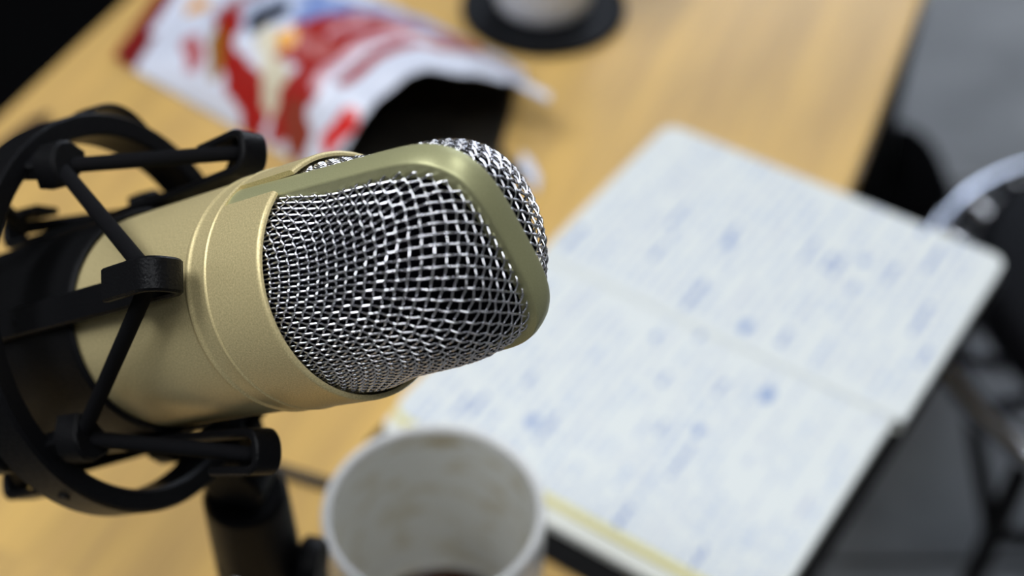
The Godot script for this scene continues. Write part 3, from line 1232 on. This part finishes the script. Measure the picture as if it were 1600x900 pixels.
# ---------------------------------------------------------------- snack bag
func bag_print() -> StandardMaterial3D:
	# printed film, laid out in metres: x from -0.06 to 0.26 along the bag, y from 0 to 0.145 across it
	var w := 448
	var h := 204
	var img := Image.create(w, h, false, Image.FORMAT_RGB8)
	var n := FastNoiseLite.new()
	n.seed = 5
	n.frequency = 60.0
	var white := Color(0.83, 0.85, 0.91)
	var red := Color(0.60, 0.085, 0.055)
	var pink := Color(0.80, 0.62, 0.66)
	var navy := Color(0.03, 0.045, 0.10)
	var blue := Color(0.45, 0.54, 0.76)
	var yellow := Color(0.90, 0.62, 0.06)
	var strokes := [
		[blue, 0.0165, Vector2(0.092, 0.062), Vector2(0.104, 0.080), Vector2(0.118, 0.100), Vector2(0.135, 0.125)],
		[blue, 0.010, Vector2(0.140, 0.128), Vector2(0.168, 0.132)],
		[white.lerp(blue, 0.3), 0.016, Vector2(0.070, 0.046), Vector2(0.080, 0.052)],
		[red, 0.009, Vector2(0.030, 0.056), Vector2(0.048, 0.042), Vector2(0.058, 0.032)],
		[Color(0.50, 0.20, 0.20), 0.011, Vector2(0.030, 0.072), Vector2(0.055, 0.070)],
		[Color(0.70, 0.40, 0.42), 0.0065, Vector2(0.026, 0.028), Vector2(0.036, 0.021), Vector2(0.045, 0.013)],
		[red, 0.0060, Vector2(0.057, 0.030), Vector2(0.068, 0.020), Vector2(0.080, 0.015)],
		[red, 0.0085, Vector2(0.080, 0.016), Vector2(0.094, 0.011), Vector2(0.105, 0.005)],
		[Color(0.58, 0.40, 0.13), 0.0050, Vector2(0.049, 0.030), Vector2(0.057, 0.022), Vector2(0.064, 0.013)],
		[Color(0.80, 0.77, 0.68), 0.0080, Vector2(0.088, 0.034), Vector2(0.103, 0.025), Vector2(0.115, 0.013)],
		[red, 0.013, Vector2(0.108, 0.040), Vector2(0.119, 0.056), Vector2(0.126, 0.076), Vector2(0.138, 0.098)],
		[red, 0.012, Vector2(0.124, 0.012), Vector2(0.128, 0.024), Vector2(0.129, 0.040), Vector2(0.135, 0.060), Vector2(0.142, 0.083), Vector2(0.150, 0.104), Vector2(0.162, 0.112)],
		[Color(0.52, 0.20, 0.14), 0.0075, Vector2(0.126, 0.012), Vector2(0.138, 0.006)],
		[red, 0.0075, Vector2(0.150, 0.100), Vector2(0.168, 0.103), Vector2(0.182, 0.102)],
		[pink, 0.0048, Vector2(0.134, 0.026), Vector2(0.137, 0.044), Vector2(0.141, 0.062), Vector2(0.149, 0.084)],
		[pink, 0.003, Vector2(0.118, 0.054), Vector2(0.125, 0.072), Vector2(0.136, 0.092)],
		[white, 0.0042, Vector2(0.140, 0.030), Vector2(0.144, 0.048), Vector2(0.150, 0.066), Vector2(0.160, 0.084)],
		[red, 0.0045, Vector2(0.147, 0.034), Vector2(0.151, 0.056), Vector2(0.160, 0.078), Vector2(0.172, 0.092)],
		[Color(0.82, 0.10, 0.08), 0.0055, Vector2(0.158, 0.010), Vector2(0.164, 0.020)],
		[red, 0.004, Vector2(0.190, 0.108), Vector2(0.204, 0.114)],
		[navy, 0.0095, Vector2(0.074, 0.043), Vector2(0.080, 0.048)],
		[yellow, 0.0055, Vector2(0.098, 0.038), Vector2(0.101, 0.040)],
		[yellow, 0.0085, Vector2(-0.014, 0.068), Vector2(-0.004, 0.060)],
	]
	for y in h:
		for x in w:
			var p := Vector2(-0.06 + 0.32 * x / w, 0.145 * y / h)
			var e := p
			var q := n.get_noise_2d(p.x, p.y)
			var c := white
			if p.x < 0.004 - 0.5 * p.y and p.y < 0.03:
				c = Color(0.42, 0.04, 0.03)
			for st in strokes:
				var hit := false
				for k in range(2, st.size() - 1):
					if Geometry2D.get_closest_point_to_segment(e, st[k], st[k + 1]).distance_to(e) < st[1] * (1.0 + 0.45 * q) * 0.9:
						hit = true
						break
				if hit:
					c = st[0]
			img.set_pixel(x, y, c)
	var m := mat(Color(1, 1, 1), 0.34)
	m.albedo_texture = ImageTexture.create_from_image(img)
	return m

func table_at(t: Array, x: float) -> float:
	# piecewise linear look-up in a list of (x, y)
	for k in range(1, t.size()):
		if x <= t[k].x:
			return lerpf(t[k - 1].y, t[k].y, (x - t[k - 1].x) / (t[k].x - t[k - 1].x))
	return t[-1].y

func snack_bag() -> void:
	var c0 := on_plane(203, 108)
	var eu := Vector3(0.777, 0, 0.630).normalized()
	var ev := Vector3(0.630, 0, -0.777).normalized()
	var o := thing("snack_bag", "torn open red and white snack bag lying on the desk", "snack bag", c0)
	o.basis = Basis(eu, Vector3.UP, -ev)           # x along the bag, -z across it
	var n := FastNoiseLite.new()
	n.seed = 9
	n.frequency = 14.0
	var n2 := FastNoiseLite.new()
	n2.seed = 10
	n2.frequency = 32.0
	var wd := 0.145
	var nu := 60
	var nv := 48
	var lip_top := [Vector2(0, 0.160), Vector2(0.01, 0.168), Vector2(0.035, 0.173), Vector2(0.050, 0.178), Vector2(0.061, 0.184), Vector2(0.069, 0.203), Vector2(0.085, 0.220), Vector2(0.100, 0.222), Vector2(0.120, 0.205), Vector2(0.145, 0.185)]
	var lip_bot := [Vector2(0, 0.160), Vector2(0.03, 0.205), Vector2(0.060, 0.236), Vector2(0.070, 0.250), Vector2(0.080, 0.220), Vector2(0.11, 0.204), Vector2(0.145, 0.180)]
	var top := []
	var topi := []
	var bot := []
	var boti := []
	var uvs := []
	for i in nu + 1:
		var f := float(i) / nu
		var rt := PackedVector3Array()
		var ri := PackedVector3Array()
		var rb := PackedVector3Array()
		var rbi := PackedVector3Array()
		var ru := []
		for j in nv + 1:
			var g := float(j) / nv
			var across := g * wd
			var start := -0.004 - 0.5 * across
			var xt := lerpf(start, table_at(lip_top, across), f)
			var xb := lerpf(start, table_at(lip_bot, across), f)
			var side := sin(PI * pow(g, 0.85))
			var puff := 0.047 * pow(maxf(side, 0.0), 0.85) * smoothstep(-0.035, 0.085, xt) * smoothstep(0.0, 0.12, f)
			# the lip sags towards the far corner
			puff *= 1.0 - 0.45 * smoothstep(0.09, 0.14, across) * smoothstep(0.16, 0.23, xt)
			var crease := 0.0050 * n.get_noise_2d(xt, across) + 0.0022 * n2.get_noise_2d(xt, across)
			var edge := minf(1.0, maxf(side, 0.0) * 3.0) * minf(1.0, f * 6.0)
			var yt := maxf(0.0016 + puff + crease * edge, 0.0014)
			rt.append(Vector3(xt, yt, -across))
			ri.append(Vector3(xt, yt - 0.0005, -across))
			var yb := 0.0004 + 0.0015 * absf(n.get_noise_2d(xb, across)) * edge
			rb.append(Vector3(xb, yb, -across))
			rbi.append(Vector3(xb, yb + 0.0004, -across))
			ru.append(Vector2((xt + 0.06) / 0.32, g))
		top.append(rt)
		topi.append(ri)
		bot.append(rb)
		boti.append(rbi)
		uvs.append(ru)
	var film := bag_print()
	var inside_ref := Vector3(0.09, 0.012, -wd * 0.5)
	var mt := MB.new()
	mt.grid(top, false, false, Vector3(0.09, -1.0, -wd * 0.5), uvs)
	part("top_film", mt, film, o)
	var mb := MB.new()
	var plain := []
	for i in nu + 1:
		var r := []
		for j in nv + 1:
			r.append(Vector2(0.22, 0.12))
		plain.append(r)
	mb.grid(bot, false, false, Vector3(0.09, 1.0, -wd * 0.5), plain)
	part("bottom_film", mb, film, o)
	var mi := MB.new()
	mi.grid(topi, false, false, Vector3(0.09, 1.0, -wd * 0.5))
	mi.grid(boti, false, false, Vector3(0.09, -1.0, -wd * 0.5))
	part("lining", mi, M.foil, o, "foil inside of the bag")
	# pale rim of film along the torn mouth
	var rim := MB.new()
	rim.grid([top[nu], topi[nu]], false, false, inside_ref)
	rim.grid([bot[nu], boti[nu]], false, false, inside_ref)
	var white_film := mat(Color(0.84, 0.86, 0.92), 0.35)
	part("torn_edge", rim, white_film, o)
	# seal with crimped ribs at the closed end
	var seal := MB.new()
	var s0 := PackedVector3Array()
	var s1 := PackedVector3Array()
	var s2 := PackedVector3Array()
	for k in 45:
		var z := -wd * k / 44.0
		var sx := -0.004 + 0.5 * z
		s0.append(Vector3(sx - 0.011, 0.0022 + 0.001 * absf(sin(k * 0.5)), z))
		s1.append(Vector3(sx - 0.005, 0.0030, z))
		s2.append(Vector3(sx + 0.001, 0.0018, z))
	seal.grid([s0, s1, s2], false, false, Vector3(0, -1, -0.09))
	var s3 := PackedVector3Array()
	for p in s0:
		s3.append(Vector3(p.x, 0.0004, p.z))
	seal.grid([s3, s0], false, false, Vector3(0.05, 0, -0.09))
	part("seal", seal, mat(Color(0.45, 0.04, 0.03), 0.4), o, "dark red end seal")
	# strip of clear torn film curling off the mouth
	var tear := MB.new()
	var base: Vector3 = top[nu][int(nv * 0.66)]
	var tp := PackedVector3Array()
	var tn := []
	var ts := []
	for k in 7:
		var f := k / 6.0
		tp.append(base + Vector3(-0.003 + 0.016 * f, -0.001 - 0.012 * f, -0.012 * f))
		tn.append(Vector3.UP)
		ts.append(Vector3(0.6, 0, 1).normalized())
	tear.strip(tp, tn, ts, 0.0035, 0.0003, 0.0001)
	part("torn_strip", tear, white_film, o)
	# corner of the lower film folded over, print side up
	var flap := MB.new()
	flap.strip(vec3s([Vector3(0.236, 0.0030, -0.078), Vector3(0.246, 0.0055, -0.073), Vector3(0.258, 0.0040, -0.066)]), [Vector3.UP, Vector3.UP, Vector3.UP], [Vector3(0.5, 0, 0.86), Vector3(0.5, 0, 0.86), Vector3(0.5, 0, 0.86)], 0.0065, 0.0003, 0.0001)
	part("folded_corner", flap, white_film, o)

# ---------------------------------------------------------------- cup on a coaster
func cup_on_coaster() -> void:
	var c := on_plane(849, 8, 0.004)
	var o := thing("coaster", "round black coaster under the white cup", "coaster", Vector3(c.x, 0, c.z))
	var d := MB.new()
	d.lathe(PackedVector2Array([Vector2(0.0, 0.0002), Vector2(0.050, 0.0002), Vector2(0.050, 0.0002), Vector2(0.0516, 0.0015), Vector2(0.0518, 0.0035), Vector2(0.0508, 0.0048), Vector2(0.0508, 0.0048), Vector2(0.0488, 0.0050), Vector2(0.0478, 0.0042), Vector2(0.0478, 0.0042), Vector2(0.0, 0.0042)]), 72)
	part("disc", d, M.coaster, o)
	var k := thing("cup", "white cup standing on the black coaster", "cup", Vector3(c.x, 0.0044, c.z - 0.004))
	var b := MB.new()
	b.lathe(PackedVector2Array([Vector2(0.0, 0.002), Vector2(0.024, 0.002), Vector2(0.024, 0.002), Vector2(0.025, 0.0), Vector2(0.0275, 0.0), Vector2(0.0275, 0.0), Vector2(0.0295, 0.002), Vector2(0.0315, 0.010), Vector2(0.0350, 0.040), Vector2(0.0385, 0.088), Vector2(0.0380, 0.0895), Vector2(0.0368, 0.0895), Vector2(0.0362, 0.088), Vector2(0.0335, 0.040), Vector2(0.030, 0.010), Vector2(0.026, 0.005), Vector2(0.0, 0.0045)]), 72)
	part("wall", b, M.ceramic, k)
	var hd := MB.new()
	var dd := Vector3(0.5, 0, -0.86).normalized()
	hd.tube(smooth_path([dd * 0.037 + Vector3.UP * 0.074, dd * 0.054 + Vector3.UP * 0.074, dd * 0.062 + Vector3.UP * 0.056, dd * 0.054 + Vector3.UP * 0.034, dd * 0.034 + Vector3.UP * 0.028], 7), 0.0045, 12)
	part("handle", hd, M.ceramic, k)

func cable_and_pen() -> void:
	# dark cable lying straight behind the mug
	var pts := []
	for p in [[-60, 560], [120, 628], [300, 690], [430, 737], [500, 759], [640, 800], [720, 840], [760, 900], [770, 985]]:
		var q := on_plane(p[0], p[1])
		q.y = 0.0029
		pts.append(q)
	var mb := MB.new()
	mb.tube(smooth_path(pts, 6), 0.0028, 12)
	var o := part("microphone_cable", mb, mat(Color(0.10, 0.085, 0.075), 0.55), self)
	o.set_meta("label", "thin dark cable running straight behind the white mug")
	o.set_meta("category", "cable")
	var a := on_plane(80, 186)
	var b := on_plane(-60, 300)
	var d := (b - a).normalized()
	var pen := thing("pen", "dark brown pen lying behind the shock mount ring", "pen", Vector3(a.x, 0.0046, a.z))
	var xf := Transform3D(Basis(Vector3.UP, d, Vector3.UP.cross(d)), Vector3.ZERO)
	var brl := MB.new()
	brl.lathe(PackedVector2Array([Vector2(0.0, 0.0), Vector2(0.0012, 0.0005), Vector2(0.0036, 0.012), Vector2(0.0042, 0.03), Vector2(0.0042, 0.085)]), 20, xf)
	part("barrel", brl, mat(Color(0.20, 0.11, 0.06), 0.4), pen)
	var cap := MB.new()
	cap.lathe(PackedVector2Array([Vector2(0.0042, 0.085), Vector2(0.0046, 0.085), Vector2(0.0046, 0.085), Vector2(0.0046, 0.132), Vector2(0.0040, 0.135), Vector2(0.0, 0.136)]), 20, xf)
	part("cap", cap, mat(Color(0.08, 0.05, 0.04), 0.4), pen)

# ---------------------------------------------------------------- stool
func stool() -> void:
	var ys := -0.28
	var s := on_plane(1872, 455, ys)
	var o := thing("stool", "round stool with black seat pad and chrome hoop beside the desk", "stool", Vector3(s.x, FLOOR, s.z))
	var yl := ys - FLOOR
	var pad := MB.new()
	pad.lathe(PackedVector2Array([Vector2(0.0, yl - 0.028), Vector2(0.158, yl - 0.028), Vector2(0.158, yl - 0.028), Vector2(0.168, yl - 0.024), Vector2(0.172, yl - 0.012), Vector2(0.168, yl + 0.002), Vector2(0.154, yl + 0.008), Vector2(0.10, yl + 0.010), Vector2(0.0, yl + 0.011)]), 80)
	part("seat_pad", pad, M.pad, o)
	var hr := 0.203
	var yh := yl - 0.038
	var hoop := PackedVector3Array()
	for k in 80:
		var g := TAU * k / 80.0
		hoop.append(Vector3(cos(g) * hr, yh, sin(g) * hr))
	var hm := MB.new()
	hm.tube(hoop, 0.0115, 16, true)
	part("hoop", hm, M.chrome, o)
	for k in 24:
		var g := TAU * (k + 0.2) / 24.0
		var d := Vector3(cos(g), 0, sin(g))
		var sp := MB.new()
		sp.tube(vec3s([d * 0.140 + Vector3.UP * (yh - 0.012), d * 0.166 + Vector3.UP * (yh - 0.010), d * (hr - 0.006) + Vector3.UP * yh]), 0.0085, 12)
		part("spoke", sp, M.chrome, o)
	var lp := on_plane(1612, 703, ys - 0.04)
	var g0 := atan2(lp.z - s.z, lp.x - s.x)
	var feet := []
	for k in 4:
		var g := g0 + TAU * k / 4.0
		var d := Vector3(cos(g), 0, sin(g))
		var lg := MB.new()
		lg.tube(vec3s([d * 0.200 + Vector3.UP * (yh - 0.008), d * 0.232 + Vector3.UP * 0.012]), 0.0085, 14)
		var leg := part("leg", lg, M.dark_metal, o)
		var ft := MB.new()
		ft.lathe(PackedVector2Array([Vector2(0.0, 0.0), Vector2(0.011, 0.0), Vector2(0.012, 0.002), Vector2(0.0105, 0.022), Vector2(0.0, 0.024)]), 16, Transform3D(Basis.IDENTITY, d * 0.233))
		part("rubber_foot", ft, M.black_plastic, leg)
		feet.append(d * 0.207 + Vector3.UP * (yh - 0.10))
	for k in 4:
		var st := MB.new()
		st.tube(vec3s([feet[k], feet[(k + 1) % 4]]), 0.007, 12)
		part("stretcher", st, M.dark_metal, o)

# ---------------------------------------------------------------- couch
func couch() -> void:
	# black couch along the far side of the desk
	var edge := on_plane(195, 0)
	var wl := edge.dot(DW)
	var mid := DW * (wl - 0.48) + DL * 1.05
	var o := thing("couch", "black upholstered couch along the far side of the desk", "couch", Vector3(mid.x, FLOOR, mid.z))
	o.basis = Basis(DW, Vector3.UP, -DL)
	var bs := MB.new()
	bs.box(Vector3(0, 0.16, 0), Vector3(0.86, 0.24, 1.9), 0.02)
	part("base", bs, M.black_fabric, o)
	for s in [-1.0, 1.0]:
		var c := MB.new()
		c.box(Vector3(0.06, 0.36, s * 0.43), Vector3(0.72, 0.16, 0.85), 0.035)
		part("seat_cushion", c, M.black_fabric, o)
	var bk := MB.new()
	bk.box(Vector3(-0.36, 0.55, 0), Vector3(0.16, 0.56, 1.86), 0.04)
	part("backrest", bk, M.black_fabric, o)
	for s in [-1.0, 1.0]:
		var a := MB.new()
		a.box(Vector3(0.02, 0.40, s * 0.98), Vector3(0.84, 0.44, 0.14), 0.03)
		part("armrest", a, M.black_fabric, o)
		for x in [-0.36, 0.36]:
			var f := MB.new()
			f.lathe(PackedVector2Array([Vector2(0.0, 0.0), Vector2(0.018, 0.0), Vector2(0.024, 0.045), Vector2(0.0, 0.045)]), 16, Transform3D(Basis.IDENTITY, Vector3(x, 0, s * 0.85)))
			part("foot", f, M.dark_metal, o)

# ---------------------------------------------------------------- bag on the floor
func floor_bag() -> void:
	var c := on_plane(1366, 322, -0.60)
	var o := thing("shoulder_bag", "rounded black bag on the floor under the desk edge", "bag", Vector3(c.x, FLOOR, c.z))
	var b := MB.new()
	var rows := []
	for i in 19:
		var g := PI * 0.5 * i / 18.0
		var row := PackedVector3Array()
		for k in 48:
			var t := TAU * k / 48.0
			var e := 0.62
			var cx := signf(cos(t)) * pow(absf(cos(t)), e)
			var cz := signf(sin(t)) * pow(absf(sin(t)), e)
			var rr := pow(cos(g), 0.45) if i < 18 else 0.0
			row.append(Vector3(cx * 0.105 * rr, 0.004 + 0.190 * pow(sin(g), 0.9), cz * 0.145 * rr))
		rows.append(row)
	b.grid(rows, true, false, Vector3(0, 0.08, 0))
	b.fan(rows[0], Vector3(0, 0.1, 0))
	part("body", b, M.black_fabric, o)
	var st := MB.new()
	st.tube(smooth_path([Vector3(0, 0.165, -0.07), Vector3(0.01, 0.20, -0.04), Vector3(0.012, 0.205, 0.02), Vector3(0, 0.165, 0.07)], 8), 0.006, 10)
	part("strap", st, M.black_fabric, o)
